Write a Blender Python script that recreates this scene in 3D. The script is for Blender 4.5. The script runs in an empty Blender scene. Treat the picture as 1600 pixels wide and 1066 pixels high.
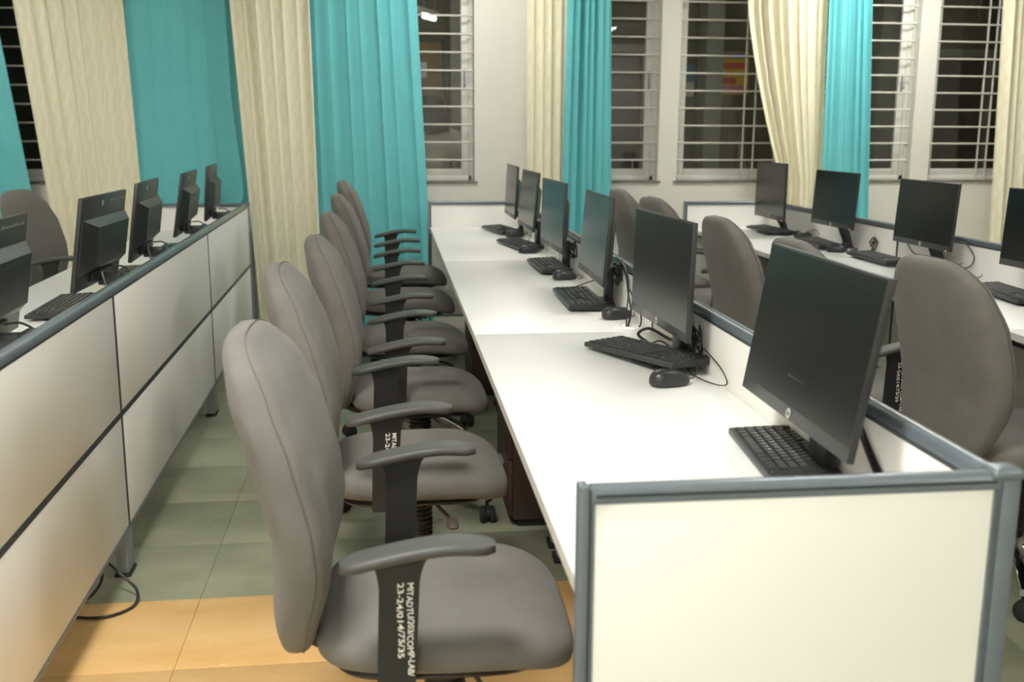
import bpy, bmesh, math, random
from mathutils import Vector, Matrix
random.seed(7)
PI = math.pi
scene = bpy.context.scene
COL = scene.collection

# ------------------------------------------------------------------ camera
YAW, PITCH, ROLL, CAM_H, F_PX = 0.1264, 0.2019, 0.0042, 1.39, 1622.76
Fv = Vector((math.sin(YAW)*math.cos(PITCH), math.cos(YAW)*math.cos(PITCH), -math.sin(PITCH)))
Rv = Vector((math.cos(YAW), -math.sin(YAW), 0)); Uv = Rv.cross(Fv)
R2 = Rv*math.cos(ROLL) + Uv*math.sin(ROLL); U2 = -Rv*math.sin(ROLL) + Uv*math.cos(ROLL)
cd = bpy.data.cameras.new('camera'); cam = bpy.data.objects.new('camera', cd); COL.objects.link(cam)
cam.matrix_world = Matrix(((R2.x, U2.x, -Fv.x, 0), (R2.y, U2.y, -Fv.y, 0), (R2.z, U2.z, -Fv.z, CAM_H), (0, 0, 0, 1)))
cd.sensor_width = 36; cd.lens = F_PX*36/1600; cd.clip_start = 0.05; cd.clip_end = 60
cd.dof.use_dof = True; cd.dof.focus_distance = 3.0; cd.dof.aperture_fstop = 4.0
scene.camera = cam

# ------------------------------------------------------------------ world, exposure, light levels
w = bpy.data.worlds.new('world'); scene.world = w; w.use_nodes = True
w.node_tree.nodes['Background'].inputs[0].default_value = (0.9, 0.92, 1, 1)
w.node_tree.nodes['Background'].inputs[1].default_value = 0.02
scene.view_settings.view_transform = 'Standard'; scene.view_settings.look = 'None'
scene.view_settings.gamma = 1; scene.view_settings.use_curve_mapping = False
scene.view_settings.exposure = 0.0
LIGHT_COL = (1.0, 0.985, 0.955)
# ceiling panels: x, y, strength
CEIL_LIGHTS = [(-2.9, -1.8, 72), (-0.5, -1.8, 70), (3.4, -1.8, 62), (-0.55, 1.3, 78), (-2.9, 5.8, 22), (1.7, 3.3, 24), (0.6, 6.3, 22), (3.4, 6.3, 42)]
TUBE_STRENGTH = 30.0

# ------------------------------------------------------------------ helpers
def tag(o, label=None, cat=None, group=None, kind=None):
    if label: o['label'] = label
    if cat: o['category'] = cat
    if group: o['group'] = group
    if kind: o['kind'] = kind
    return o
def empty(name, loc=(0, 0, 0), rz=0.0, label=None, cat=None, group=None, kind=None):
    o = bpy.data.objects.new(name, None); COL.objects.link(o)
    o.location = loc; o.rotation_euler = (0, 0, rz); o.empty_display_size = 0.1
    return tag(o, label, cat, group, kind)
def link(name, me, parent=None, loc=None, rot=None):
    o = bpy.data.objects.new(name, me); COL.objects.link(o)
    if parent: o.parent = parent
    if loc is not None: o.location = loc
    if rot is not None: o.rotation_euler = rot
    return o
def copy_tree(o, parent=None):
    c = o.copy(); COL.objects.link(c)
    if parent: c.parent = parent
    for ch in list(o.children): copy_tree(ch, c)
    return c

class MB:
    """collects shapes, then becomes one mesh"""
    def __init__(s): s.v = []; s.f = []
    def add(s, vs, fs):
        b = len(s.v); s.v += [tuple(v) for v in vs]; s.f += [tuple(i+b for i in f) for f in fs]; return s
    def box(s, x0, x1, y0, y1, z0, z1, bev=0.0):
        if bev <= 0:
            vs = [(x0,y0,z0),(x1,y0,z0),(x1,y1,z0),(x0,y1,z0),(x0,y0,z1),(x1,y0,z1),(x1,y1,z1),(x0,y1,z1)]
            return s.add(vs, [(0,3,2,1),(4,5,6,7),(0,1,5,4),(1,2,6,5),(2,3,7,6),(3,0,4,7)])
        bm = bmesh.new(); r = bmesh.ops.create_cube(bm, size=1)
        for v in bm.verts: v.co = Vector(((x0+x1)/2+v.co.x*(x1-x0), (y0+y1)/2+v.co.y*(y1-y0), (z0+z1)/2+v.co.z*(z1-z0)))
        bmesh.ops.bevel(bm, geom=list(bm.edges), offset=bev, segments=2, affect='EDGES', profile=0.5)
        bm.verts.index_update()
        s.add([v.co for v in bm.verts], [[v.index for v in f.verts] for f in bm.faces]); bm.free(); return s
    def loft(s, rings, cap=True, closed=False):
        n = len(rings[0]); vs = [p for r in rings for p in r]; fs = []
        m = len(rings)
        for i in range(m if closed else m-1):
            a = i*n; b = ((i+1) % m)*n
            for j in range(n):
                k = (j+1) % n; fs.append((a+j, a+k, b+k, b+j))
        if cap and not closed:
            fs.append(tuple(range(n-1, -1, -1))); fs.append(tuple((m-1)*n+j for j in range(n)))
        return s.add(vs, fs)
    def tube(s, pts, r, n=8, closed=False, cap=True):
        pts = [Vector(p) for p in pts]; m = len(pts); rings = []
        rr = r if isinstance(r, (list, tuple)) else [r]*m
        prev = None
        for i, p in enumerate(pts):
            if closed: t = pts[(i+1) % m]-pts[i-1]
            else: t = pts[min(i+1, m-1)]-pts[max(i-1, 0)]
            t.normalize()
            if prev is None:
                a = Vector((0, 0, 1)) if abs(t.z) < 0.9 else Vector((1, 0, 0)); u = (a-t*a.dot(t)).normalized()
            else:
                u = prev-t*prev.dot(t)
                u = u.normalized() if u.length > 1e-6 else t.orthogonal().normalized()
            prev = u; q = t.cross(u)
            rings.append([p+u*math.cos(2*PI*j/n)*rr[i]+q*math.sin(2*PI*j/n)*rr[i] for j in range(n)])
        return s.loft(rings, cap, closed)
    def lathe(s, prof, c=(0, 0, 0), n=24, axis='Z'):
        rings = []
        for r, h in prof:
            r = max(r, 1e-4); ring = []
            for j in range(n):
                a = 2*PI*j/n; x, y = r*math.cos(a), r*math.sin(a)
                if axis == 'Z': ring.append((c[0]+x, c[1]+y, c[2]+h))
                elif axis == 'Y': ring.append((c[0]+y, c[1]+h, c[2]+x))
                else: ring.append((c[0]+h, c[1]+x, c[2]+y))
            rings.append(ring)
        return s.loft(rings, True)
    def prism(s, poly, a0, a1, plane='XZ'):
        n = len(poly)
        def P(u, v, a): return (u, a, v) if plane == 'XZ' else ((a, u, v) if plane == 'YZ' else (u, v, a))
        vs = [P(u, v, a0) for u, v in poly]+[P(u, v, a1) for u, v in poly]
        fs = [tuple(range(n)), tuple(range(2*n-1, n-1, -1))]+[(i, i+n, (i+1) % n+n, (i+1) % n) for i in range(n)]
        return s.add(vs, fs)
    def superell(s, a, b, c, e1, e2, n=40, m=20, fn=None):
        """superellipsoid: half sizes a,b,c; e1 plan exponent, e2 vertical exponent; fn deforms each point"""
        def sp(v, e): return math.copysign(abs(v)**e, v)
        rings = []
        for i in range(m+1):
            ph = -PI/2+PI*i/m
            if i == 0: ph += 0.02
            if i == m: ph -= 0.02
            ring = []
            for j in range(n):
                th = 2*PI*j/n
                p = (a*sp(math.cos(ph), e2)*sp(math.cos(th), e1), b*sp(math.cos(ph), e2)*sp(math.sin(th), e1), c*sp(math.sin(ph), e2))
                ring.append(fn(*p) if fn else p)
            rings.append(ring)
        return s.loft(rings, True)
    def mesh(s, name, mat, smooth=40, bevel=0):
        me = bpy.data.meshes.new(name); me.from_pydata(s.v, [], s.f); me.validate()
        bm = bmesh.new(); bm.from_mesh(me); bmesh.ops.recalc_face_normals(bm, faces=bm.faces)
        bm.to_mesh(me); bm.free()
        if smooth:
            me.shade_smooth(); me.set_sharp_from_angle(angle=math.radians(smooth))
        else: me.shade_flat()
        me.materials.append(mat); return me
    def build(s, name, mat, parent=None, loc=None, rot=None, smooth=40):
        return link(name, s.mesh(name, mat, smooth), parent, loc, rot)

def spline(pts, k=8):
    """Catmull-Rom through pts"""
    P = [Vector(p) for p in pts]; P = [P[0]*2-P[1]]+P+[P[-1]*2-P[-2]]; out = []
    for i in range(1, len(P)-2):
        for j in range(k):
            t = j/k; a, b, c, d = P[i-1], P[i], P[i+1], P[i+2]
            out.append(0.5*((2*b)+(c-a)*t+(2*a-5*b+4*c-d)*t*t+(3*b-a-3*c+d)*t**3))
    out.append(P[-2]); return out
def interp(tab, x):
    if x <= tab[0][0]: return tab[0][1]
    for (a, b), (c, d) in zip(tab, tab[1:]):
        if x <= c: 
            t = (x-a)/(c-a); t = t*t*(3-2*t)*0.5+t*0.5
            return b+(d-b)*t
    return tab[-1][1]
def text_mesh(txt, size, mat, bold=0.0, extrude=0.0002, align='LEFT', shear=0.0, jit=0):
    cu = bpy.data.curves.new('marking', 'FONT'); cu.body = txt; cu.size = size; cu.offset = bold; cu.extrude = extrude
    cu.align_x = align; cu.shear = shear; cu.resolution_u = 2
    o = bpy.data.objects.new('tmp_text', cu); COL.objects.link(o)
    dg = bpy.context.evaluated_depsgraph_get(); me = bpy.data.meshes.new_from_object(o.evaluated_get(dg))
    bpy.data.objects.remove(o); bpy.data.curves.remove(cu)
    if jit:
        rnd = random.Random(jit)
        ph = rnd.random()*6
        for v in me.vertices: v.co.y += size*0.07*math.sin(v.co.x/size*1.3+ph); v.co.x += size*0.03*math.sin(v.co.y/size*6+v.co.x/size)
    me.materials.clear(); me.materials.append(mat); return me

# ------------------------------------------------------------------ materials
def lin(c): return tuple((x/255/12.92 if x/255 <= 0.04045 else ((x/255+0.055)/1.055)**2.4) for x in c)
def mat(name, col, rough=0.5, metal=0.0, var=0.0, vscale=5.0, bump=0.0, bscale=200.0, spec=0.5, srgb=True, stretch=None, coat=0, sheen=0):
    m = bpy.data.materials.new(name); m.use_nodes = True; nt = m.node_tree; N = nt.nodes; L = nt.links
    b = N['Principled BSDF']; c = lin(col) if srgb else col
    b.inputs['Base Color'].default_value = (*c, 1); b.inputs['Roughness'].default_value = rough; b.inputs['Metallic'].default_value = metal
    b.inputs['Specular IOR Level'].default_value = spec
    if coat: b.inputs['Coat Weight'].default_value = coat
    if sheen: b.inputs['Sheen Weight'].default_value = sheen
    tc = N.new('ShaderNodeTexCoord'); mp = N.new('ShaderNodeMapping'); L.new(tc.outputs['Object'], mp.inputs[0])
    if stretch: mp.inputs['Scale'].default_value = stretch
    nz = N.new('ShaderNodeTexNoise'); nz.inputs['Scale'].default_value = vscale; nz.inputs['Detail'].default_value = 5
    L.new(mp.outputs[0], nz.inputs['Vector'])
    v = max(var, 0.02)
    rp = N.new('ShaderNodeValToRGB'); L.new(nz.outputs['Fac'], rp.inputs[0])
    rp.color_ramp.elements[0].position = 0.3; rp.color_ramp.elements[1].position = 0.7
    rp.color_ramp.elements[0].color = (*[x*(1-v) for x in c], 1); rp.color_ramp.elements[1].color = (*[min(1, x*(1+v)) for x in c], 1)
    L.new(rp.outputs[0], b.inputs['Base Color'])
    if bump:
        n2 = N.new('ShaderNodeTexNoise'); n2.inputs['Scale'].default_value = bscale; n2.inputs['Detail'].default_value = 2
        L.new(mp.outputs[0], n2.inputs['Vector'])
        bp = N.new('ShaderNodeBump'); bp.inputs['Strength'].default_value = bump; bp.inputs['Distance'].default_value = 0.002
        L.new(n2.outputs['Fac'], bp.inputs['Height']); L.new(bp.outputs[0], b.inputs['Normal'])
    return m
def emis(name, col, s):
    m = bpy.data.materials.new(name); m.use_nodes = True; b = m.node_tree.nodes['Principled BSDF']
    b.inputs['Base Color'].default_value = (0.8, 0.8, 0.8, 1)
    b.inputs['Emission Color'].default_value = (*col, 1); b.inputs['Emission Strength'].default_value = s; return m

M_WALL = mat('wall_paint', (225, 222, 211), 0.75, var=0.02, vscale=2.0, bump=0.05, bscale=80)
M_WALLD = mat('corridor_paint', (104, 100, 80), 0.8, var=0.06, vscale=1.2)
M_CEIL = mat('ceiling_paint', (235, 233, 226), 0.8)
M_LAM = mat('white_laminate', (236, 236, 231), 0.32, var=0.01, vscale=3)
M_EDGE = mat('laminate_edge', (206, 204, 196), 0.45)
M_PANEL = mat('cream_panel', (238, 236, 228), 0.42, var=0.015, vscale=2.0, bump=0.02, bscale=400)
M_FRAME = mat('slate_aluminium', (110, 118, 124), 0.27, 0.25, var=0.03, vscale=20)
M_GROOVE = mat('dark_groove', (62, 67, 72), 0.45, 0.2)
M_FOOT = mat('grey_powder_coat', (140, 144, 146), 0.45, 0.2)
M_FAB = mat('grey_fabric', (112, 109, 103), 0.92, var=0.07, vscale=14, bump=0.35, bscale=700, spec=0.25, sheen=0.1)
M_SEAM = mat('grey_seam', (96, 94, 90), 0.95)
M_PLA = mat('charcoal_plastic', (72, 73, 70), 0.5, var=0.06, vscale=30, bump=0.1, bscale=600)
M_BLK = mat('black_plastic', (34, 34, 33), 0.42, var=0.05, vscale=30)
M_BLK2 = mat('satin_black_plastic', (40, 41, 41), 0.35, var=0.04, vscale=20, bump=0.05, bscale=900)
M_KEY = mat('key_black', (44, 45, 44), 0.45)
M_RUB = mat('black_rubber', (30, 30, 30), 0.7)
M_CHR = mat('chrome', (205, 205, 205), 0.12, 1.0)
M_LEV = mat('brown_lever', (92, 80, 70), 0.5)
M_TXT = mat('white_paint_marker', (238, 236, 226), 0.7)
M_SCRIB = mat('faded_marker', (150, 150, 146), 0.7)
M_LEG = mat('key_legend', (190, 190, 186), 0.6)
M_LOGO = mat('logo_silver', (196, 196, 190), 0.35, 0.1)
M_LOGOD = mat('logo_dark', (64, 64, 64), 0.4)
M_BROWN = mat('dark_brown_laminate', (62, 46, 38), 0.5, var=0.08, vscale=6, stretch=(1, 1, 0.15))
M_TEAL = mat('teal_curtain_cloth', (110, 196, 200), 0.75, var=0.03, vscale=6, bump=0.12, bscale=900, spec=0.3, sheen=0.2)
M_WFR = mat('white_window_frame', (222, 221, 212), 0.4, var=0.05, vscale=8)
M_BAR = mat('cream_grille_paint', (214, 211, 198), 0.45)
M_SILL = mat('stained_stone_sill', (120, 116, 104), 0.7, var=0.5, vscale=14)
M_BOARD = mat('cork_board', (150, 112, 62), 0.8, var=0.1, vscale=20)
M_BLUE = mat('blue_paper', (60, 120, 180), 0.6)
M_PAP = mat('white_paper', (225, 225, 218), 0.6)
M_YEL = mat('yellow_print', (225, 180, 60), 0.6)
M_RED = mat('red_print', (205, 88, 70), 0.6)
M_PINK = mat('pink_print', (214, 130, 140), 0.6)
M_HAIR = mat('black_hair', (26, 22, 20), 0.45, var=0.2, vscale=30, stretch=(4, 4, 0.4))
M_SKIN = mat('skin', (176, 128, 100), 0.55)
M_KURTA = mat('white_kurta', (226, 222, 212), 0.8, var=0.03, vscale=10)
M_TROU = mat('dark_trousers', (48, 48, 56), 0.8)
M_GREYCOL = mat('grey_column_paint', (150, 152, 142), 0.7, var=0.05, vscale=2)
M_CREAMCOL = mat('cream_column_paint', (196, 188, 156), 0.7)
M_DOOR = mat('dark_door', (58, 52, 44), 0.5, var=0.1, vscale=3)
M_ZIP = mat('cable_grey', (60, 60, 60), 0.5)
M_GROM = mat('white_grommet_plastic', (250, 246, 240), 0.35)
M_LED = emis('red_led', (1, 0.25, 0.05), 3)
M_DIFF = {}

def screen_mat():
    m = mat('dark_screen', (10, 11, 11), 0.22, spec=0.55, bump=0.02, bscale=1500); return m
M_SCR = screen_mat()

def glass_mat():
    m = bpy.data.materials.new('window_glass'); m.use_nodes = True; b = m.node_tree.nodes['Principled BSDF']
    b.inputs['Base Color'].default_value = (0.86, 0.9, 0.87, 1); b.inputs['Roughness'].default_value = 0.02
    b.inputs['Transmission Weight'].default_value = 1.0; b.inputs['IOR'].default_value = 1.5; return m
M_GLASS = glass_mat()

def cream_curtain():
    m = mat('cream_curtain_cloth', (226, 217, 184), 0.8, spec=0.3, sheen=0.15)
    nt = m.node_tree; N = nt.nodes; L = nt.links; b = N['Principled BSDF']
    uv = N.new('ShaderNodeUVMap'); sx = N.new('ShaderNodeSeparateXYZ'); L.new(uv.outputs[0], sx.inputs[0])
    def math_(op, a, c=None):
        n = N.new('ShaderNodeMath'); n.operation = op
        for i, q in enumerate((a, c)):
            if q is None: continue
            if isinstance(q, (int, float)): n.inputs[i].default_value = q
            else: L.new(q, n.inputs[i])
        return n.outputs[0]
    # uv is in metres: u across, v up
    out = None
    for (fr, ph, wl, amp) in ((2*PI/0.062, 0.0, 2*PI/0.165, 0.010), (2*PI/0.062, 1.1, 2*PI/0.165, 0.010), (2*PI/0.062, 2.1, 2*PI/0.165, 0.012)):
        wv = math_('MULTIPLY', math_('SINE', math_('ADD', math_('MULTIPLY', sx.outputs[1], wl), ph*0.35)), amp)
        s = math_('SINE', math_('ADD', math_('MULTIPLY', math_('ADD', sx.outputs[0], wv), fr), ph))
        ln = math_('POWER', math_('MAXIMUM', s, 0.0), 14.0)
        out = ln if out is None else math_('MAXIMUM', out, ln)
    mx = N.new('ShaderNodeMix'); mx.data_type = 'RGBA'
    mx.inputs[6].default_value = (*lin((236, 228, 197)), 1); mx.inputs[7].default_value = (*lin((244, 239, 218)), 1)
    L.new(out, mx.inputs[0]); L.new(mx.outputs[2], b.inputs['Base Color'])
    bp = N.new('ShaderNodeBump'); bp.inputs['Strength'].default_value = 0.2; bp.inputs['Distance'].default_value = 0.002
    L.new(out, bp.inputs['Height']); L.new(bp.outputs[0], b.inputs['Normal'])
    return m
M_CREAM = cream_curtain()

def stone_mat(name, c1, c2, spots):
    m = bpy.data.materials.new(name); m.use_nodes = True; nt = m.node_tree; N = nt.nodes; L = nt.links; b = N['Principled BSDF']
    geo = N.new('ShaderNodeNewGeometry')
    n1 = N.new('ShaderNodeTexNoise'); n1.inputs['Scale'].default_value = 2.2; n1.inputs['Detail'].default_value = 8; n1.inputs['Roughness'].default_value = 0.65
    mp = N.new('ShaderNodeMapping'); mp.inputs['Scale'].default_value = (1, 2.2, 1); L.new(geo.outputs['Position'], mp.inputs[0]); L.new(mp.outputs[0], n1.inputs['Vector'])
    rp = N.new('ShaderNodeValToRGB'); rp.color_ramp.elements[0].position = 0.32; rp.color_ramp.elements[1].position = 0.7
    rp.color_ramp.elements[0].color = (*lin(c1), 1); rp.color_ramp.elements[1].color = (*lin(c2), 1); L.new(n1.outputs['Fac'], rp.inputs[0])
    n2 = N.new('ShaderNodeTexNoise'); n2.inputs['Scale'].default_value = 26; n2.inputs['Detail'].default_value = 3; L.new(geo.outputs['Position'], n2.inputs['Vector'])
    r2 = N.new('ShaderNodeValToRGB'); r2.color_ramp.elements[0].position = 0.72; r2.color_ramp.elements[1].position = 0.76; L.new(n2.outputs['Fac'], r2.inputs[0])
    mx = N.new('ShaderNodeMix'); mx.data_type = 'RGBA'; L.new(r2.outputs[0], mx.inputs[0]); L.new(rp.outputs[0], mx.inputs[6]); mx.inputs[7].default_value = (*lin(spots), 1)
    oi = N.new('ShaderNodeObjectInfo'); hs = N.new('ShaderNodeHueSaturation'); mr = N.new('ShaderNodeMapRange'); mr.inputs[3].default_value = 0.9; mr.inputs[4].default_value = 1.08
    L.new(oi.outputs['Random'], mr.inputs[0]); L.new(mr.outputs[0], hs.inputs['Value']); L.new(mx.outputs[2], hs.inputs['Color']); L.new(hs.outputs[0], b.inputs['Base Color'])
    b.inputs['Roughness'].default_value = 0.42
    bp = N.new('ShaderNodeBump'); bp.inputs['Strength'].default_value = 0.12; bp.inputs['Distance'].default_value = 0.003; L.new(n1.outputs['Fac'], bp.inputs['Height']); L.new(bp.outputs[0], b.inputs['Normal'])
    return m
M_STONE = stone_mat('green_grey_stone', (126, 130, 107), (156, 159, 134), (178, 178, 158))
M_OCHRE = stone_mat('ochre_floor', (222, 174, 106), (240, 200, 138), (240, 216, 176))
M_GROUT = mat('dark_grout', (84, 86, 74), 0.9)

# ------------------------------------------------------------------ room shell
WY = 7.25; RX0, RX1, RY0, CZ = -4.2, 6.2, -3.0, 2.95
TX0, TX1, TY0 = -1.70, 2.86, 1.32
TW, TH = 0.57, 0.4235
fl = MB().box(RX0-0.1, RX1+0.1, RY0-0.1, TY0, -0.1, 0).box(RX0-0.1, TX0, TY0, WY, -0.1, 0).box(TX1, RX1+0.1, TY0, WY, -0.1, 0)
fl.box(TX0, TX1, TY0, WY+0.05, -0.1, -0.012)
floor = fl.build('floor', M_STONE, smooth=0)
tag(floor, 'grey-green stone tile floor with an ochre stretch in the near aisle', 'floor', kind='structure')
tm = {}
for k, m in (('s', M_STONE), ('o', M_OCHRE)):
    tm[k] = MB().box(-TW/2+0.0005, TW/2-0.0005, -TH/2+0.0005, TH/2-0.0005, -0.013, 0.0, 0.0004).mesh('tile', m)
ny = 14
for j in range(ny):
    yc = 3.0+(j-4)*TH+TH/2
    for i in range(8):
        xc = TX0+TW*(i+0.5)
        if yc < TY0: continue
        o = link('tile', tm['o' if (yc < 3.0 and xc < 0.9) else 's'], floor, (xc+0.03*(j % 2)*0, yc, -random.random()*0.0006))

OPEN = [(-3.0, -1.30), (-0.62, 0.655), (1.05, 1.955), (2.09, 2.93), (2.99, 3.84), (3.98, 4.85)]
ZS, ZT = 1.03, 2.42
wb = MB(); xs = RX0-0.1
for a, b in OPEN+[(RX1+0.1, None)]:
    wb.box(xs, a, WY, WY+0.2, -0.1, CZ)
    if b is not None:
        wb.box(a, b, WY, WY+0.2, -0.1, ZS-0.012); wb.box(a, b, WY, WY+0.2, ZT, CZ); xs = b
tag(wb.build('wall_back', M_WALL, smooth=0), 'off-white back wall with barred windows behind the curtains', 'wall', kind='structure')
tag(MB().box(RX0-0.1, RX0, RY0, WY, 0, CZ).build('wall_left', M_WALL, smooth=0), 'off-white left side wall', 'wall', kind='structure')
tag(MB().box(RX1, RX1+0.1, RY0, WY, 0, CZ).build('wall_right', M_WALL, smooth=0), 'off-white right side wall', 'wall', kind='structure')
tag(MB().box(RX0-0.1, RX1+0.1, RY0-0.1, RY0, 0, CZ).build('wall_front', M_WALL, smooth=0), 'off-white wall behind the viewer', 'wall', kind='structure')
tag(MB().box(RX0-0.1, RX1+0.1, RY0-0.1, WY+0.2, CZ, CZ+0.1).build('ceiling', M_CEIL, smooth=0), 'white ceiling of the computer room', 'ceiling', kind='structure')

# windows
WL = ['barred window showing at the edges of the far-left cream curtain', 'barred window between the wide teal curtain and the bare wall', 'barred window right of the narrow teal curtain behind the middle desk',
      'barred window left of the wide cream curtain, with two upright bars', 'barred window right of the teal curtain on the right side', 'rightmost barred window beside the cream curtain at the photo edge']
bar_mesh = {}
for n, (a, b) in enumerate(OPEN):
    W = empty('window_%d' % (n+1), ((a+b)/2, WY, ZS), 0, WL[n], 'window', kind='structure'); hw = (b-a)/2; H = ZT-ZS
    f = MB()
    y0, y1 = 0.10, 0.16
    for (u0, u1, v0, v1) in ((-hw, -hw+0.035, 0, H), (hw-0.035, hw, 0, H), (-hw, hw, 0.0, 0.035), (-hw, hw, H-0.035, H)): f.box(u0, u1, y0, y1, v0, v1, 0.003)
    f.build('window_frame', M_WFR, W)
    ns = 2 if b-a > 1.0 else 1
    iw = (2*hw-0.07)/ns
    for q in range(ns):
        s0 = -hw+0.035+q*iw; s1 = s0+iw; sf = 0.046
        g = MB()
        for (u0, u1, v0, v1) in ((s0, s0+sf, 0.035, H-0.035), (s1-sf, s1, 0.035, H-0.035), (s0+sf, s1-sf, 0.035, 0.035+sf), (s0+sf, s1-sf, H-0.035-sf, H-0.035)): g.box(u0, u1, 0.112, 0.148, v0, v1, 0.004)
        sash = g.build('sash', M_WFR, W)
        MB().box(s0+sf-0.004, s1-sf+0.004, 0.127, 0.131, 0.035+sf-0.004, H-0.035-sf+0.004).build('pane', M_GLASS, sash, smooth=0)
        MB().box(s1-sf*0.62, s1-sf*0.38, 0.098, 0.112, 0.62, 0.76, 0.003).lathe([(0.006, -0.028), (0.007, 0.0)], (s1-sf*0.5, 0.10, 0.66), 10, 'Y').build('latch', M_FOOT, sash)
    z = 1.1741-ZS
    key = round(b-a, 3)
    if key not in bar_mesh: bar_mesh[key] = MB().tube([(-hw+0.002, 0, 0), (hw-0.002, 0, 0)], 0.0065, 8).mesh('grille_bar', M_BAR)
    while z < H-0.02:
        link('grille_bar', bar_mesh[key], W, (0, 0.06, z)); z += 0.1203
    ups = [-hw+0.012, hw-0.012] + ([0.09-0.01+0.0, 0.16] if n == 3 else [])+([-0.02, 0.05] if n == 5 else [])
    for u in ups: MB().box(u-0.005, u+0.005, 0.064, 0.072, 0.0, H).build('upright_bar', M_BAR, W, smooth=0)
    MB().box(-hw-0.02, hw+0.02, -0.012, 0.2, -0.012, 0.0, 0.002).build('sill', M_SILL, W)

# corridor behind the windows
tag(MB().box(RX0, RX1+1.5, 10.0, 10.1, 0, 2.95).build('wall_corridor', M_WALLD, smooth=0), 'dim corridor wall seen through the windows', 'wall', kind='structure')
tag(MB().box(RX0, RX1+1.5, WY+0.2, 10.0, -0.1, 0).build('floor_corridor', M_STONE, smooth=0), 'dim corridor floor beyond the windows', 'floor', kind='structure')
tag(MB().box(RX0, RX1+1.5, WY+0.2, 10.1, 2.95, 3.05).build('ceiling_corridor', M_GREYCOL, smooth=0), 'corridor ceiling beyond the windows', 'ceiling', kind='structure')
def column(x0, x1, y0, label, m):
    b = MB().box(x0, x1, y0, 10.0, 0, 2.95, 0.01).box(x0-0.02, x1+0.02, y0-0.02, 10.0, 0, 0.12, 0.004).box(x0-0.02, x1+0.02, y0-0.02, 10.0, 2.75, 2.95, 0.004)
    tag(b.build('column', m), label, 'column')
column(0.66, 0.95, 9.7, 'grey corridor column behind the person in the window', M_GREYCOL)
column(3.05, 3.22, 9.72, 'grey corridor column beside the colourful poster', M_GREYCOL)
column(2.66, 2.80, 9.75, 'cream corridor column left of the blue notice', M_CREAMCOL)
column(4.75, 5.0, 9.7, 'grey corridor column seen through the rightmost windows', M_GREYCOL)
def door(n, x0, x1, label):
    D = empty('door_%d' % n, ((x0+x1)/2, 9.99, 0), 0, label, 'door', kind='structure'); h = (x1-x0)/2
    MB().box(-h, h, -0.04, 0, 0, 2.1, 0.004).build('door_leaf', M_DOOR, D)
    MB().box(-h-0.07, -h, -0.07, 0, 0, 2.17).box(h, h+0.07, -0.07, 0, 0, 2.17).box(-h, h, -0.07, 0, 2.1, 2.17).build('door_frame', M_GREYCOL, D, smooth=0)
    MB().box(h-0.09, h-0.07, -0.09, -0.04, 0.95, 1.1, 0.004).build('handle', M_CHR, D)
door(1, 1.75, 2.5, 'dark corridor door behind the window right of the teal curtain')
door(2, 5.15, 6.0, 'dark corridor door behind the right-hand windows')
nb = empty('notice_board', (0.36, 9.985, 1.55), 0, 'brown cork notice board on the corridor wall behind the person', 'board')
MB().box(-0.30, 0.24, -0.02, 0.012, -0.25, 0.62).build('cork_panel', M_BOARD, nb, smooth=0)
MB().box(-0.33, -0.30, -0.03, 0.012, -0.28, 0.65).box(0.24, 0.27, -0.03, 0.012, -0.28, 0.65).box(-0.30, 0.24, -0.03, 0.012, 0.62, 0.65).box(-0.30, 0.24, -0.03, 0.012, -0.28, -0.25).build('board_frame', M_DOOR, nb, smooth=0)
MB().box(-0.12, 0.1, -0.024, -0.02, 0.30, 0.44).build('sheet', M_PAP, nb, smooth=0)
po = empty('poster', (3.42, 9.99, 1.72), 0, 'yellow and pink printed poster on the corridor wall', 'poster')
MB().box(-0.14, 0.14, -0.004, 0.0, 0, 0.4).build('poster_sheet', M_YEL, po, smooth=0)
MB().box(-0.13, 0.13, -0.006, -0.004, 0.24, 0.30).box(-0.13, 0.02, -0.006, -0.004, 0.10, 0.16).build('red_band', M_RED, po, smooth=0)
MB().box(-0.13, 0.13, -0.006, -0.004, 0.01, 0.09).build('pink_band', M_PINK, po, smooth=0)
MB().box(-0.13, 0.13, -0.006, -0.004, 0.34, 0.39).build('blue_band', M_BLUE, po, smooth=0)
bn = empty('wall_notice', (2.98, 9.99, 1.80), 0, 'small blue notice on the corridor wall left of the poster', 'notice')
MB().box(-0.05, 0.05, -0.006, 0, 0.04, 0.2).build('blue_sheet', M_BLUE, bn, smooth=0)
MB().box(-0.045, 0.045, -0.006, 0, -0.1, 0.035).build('white_sheet', M_PAP, bn, smooth=0)
M_TUBE2 = emis('added_tube_glow', (1, 0.97, 0.88), 24.0)  # glow of the added corridor lamps
M_TUBE = emis('tube_glow', (1, 0.98, 0.92), TUBE_STRENGTH)
tl = empty('tube_light', (0.45, 9.2, 2.31), 1.15, 'lit fluorescent tube light in the corridor seen through the window', 'lamp')
MB().box(-0.30, 0.14, -0.035, 0.035, 0.02, 0.06, 0.004).build('housing', M_WFR, tl)
MB().tube([(-0.12, 0, 0), (0.12, 0, 0)], 0.018, 12).build('tube', M_TUBE, tl)
MB().tube([(-0.12, 0, 0.06), (-0.12, 0, 0.62)], 0.006, 8).tube([(0.12, 0, 0.06), (0.12, 0, 0.62)], 0.006, 8).build('suspension_rod', M_FOOT, tl)

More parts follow.
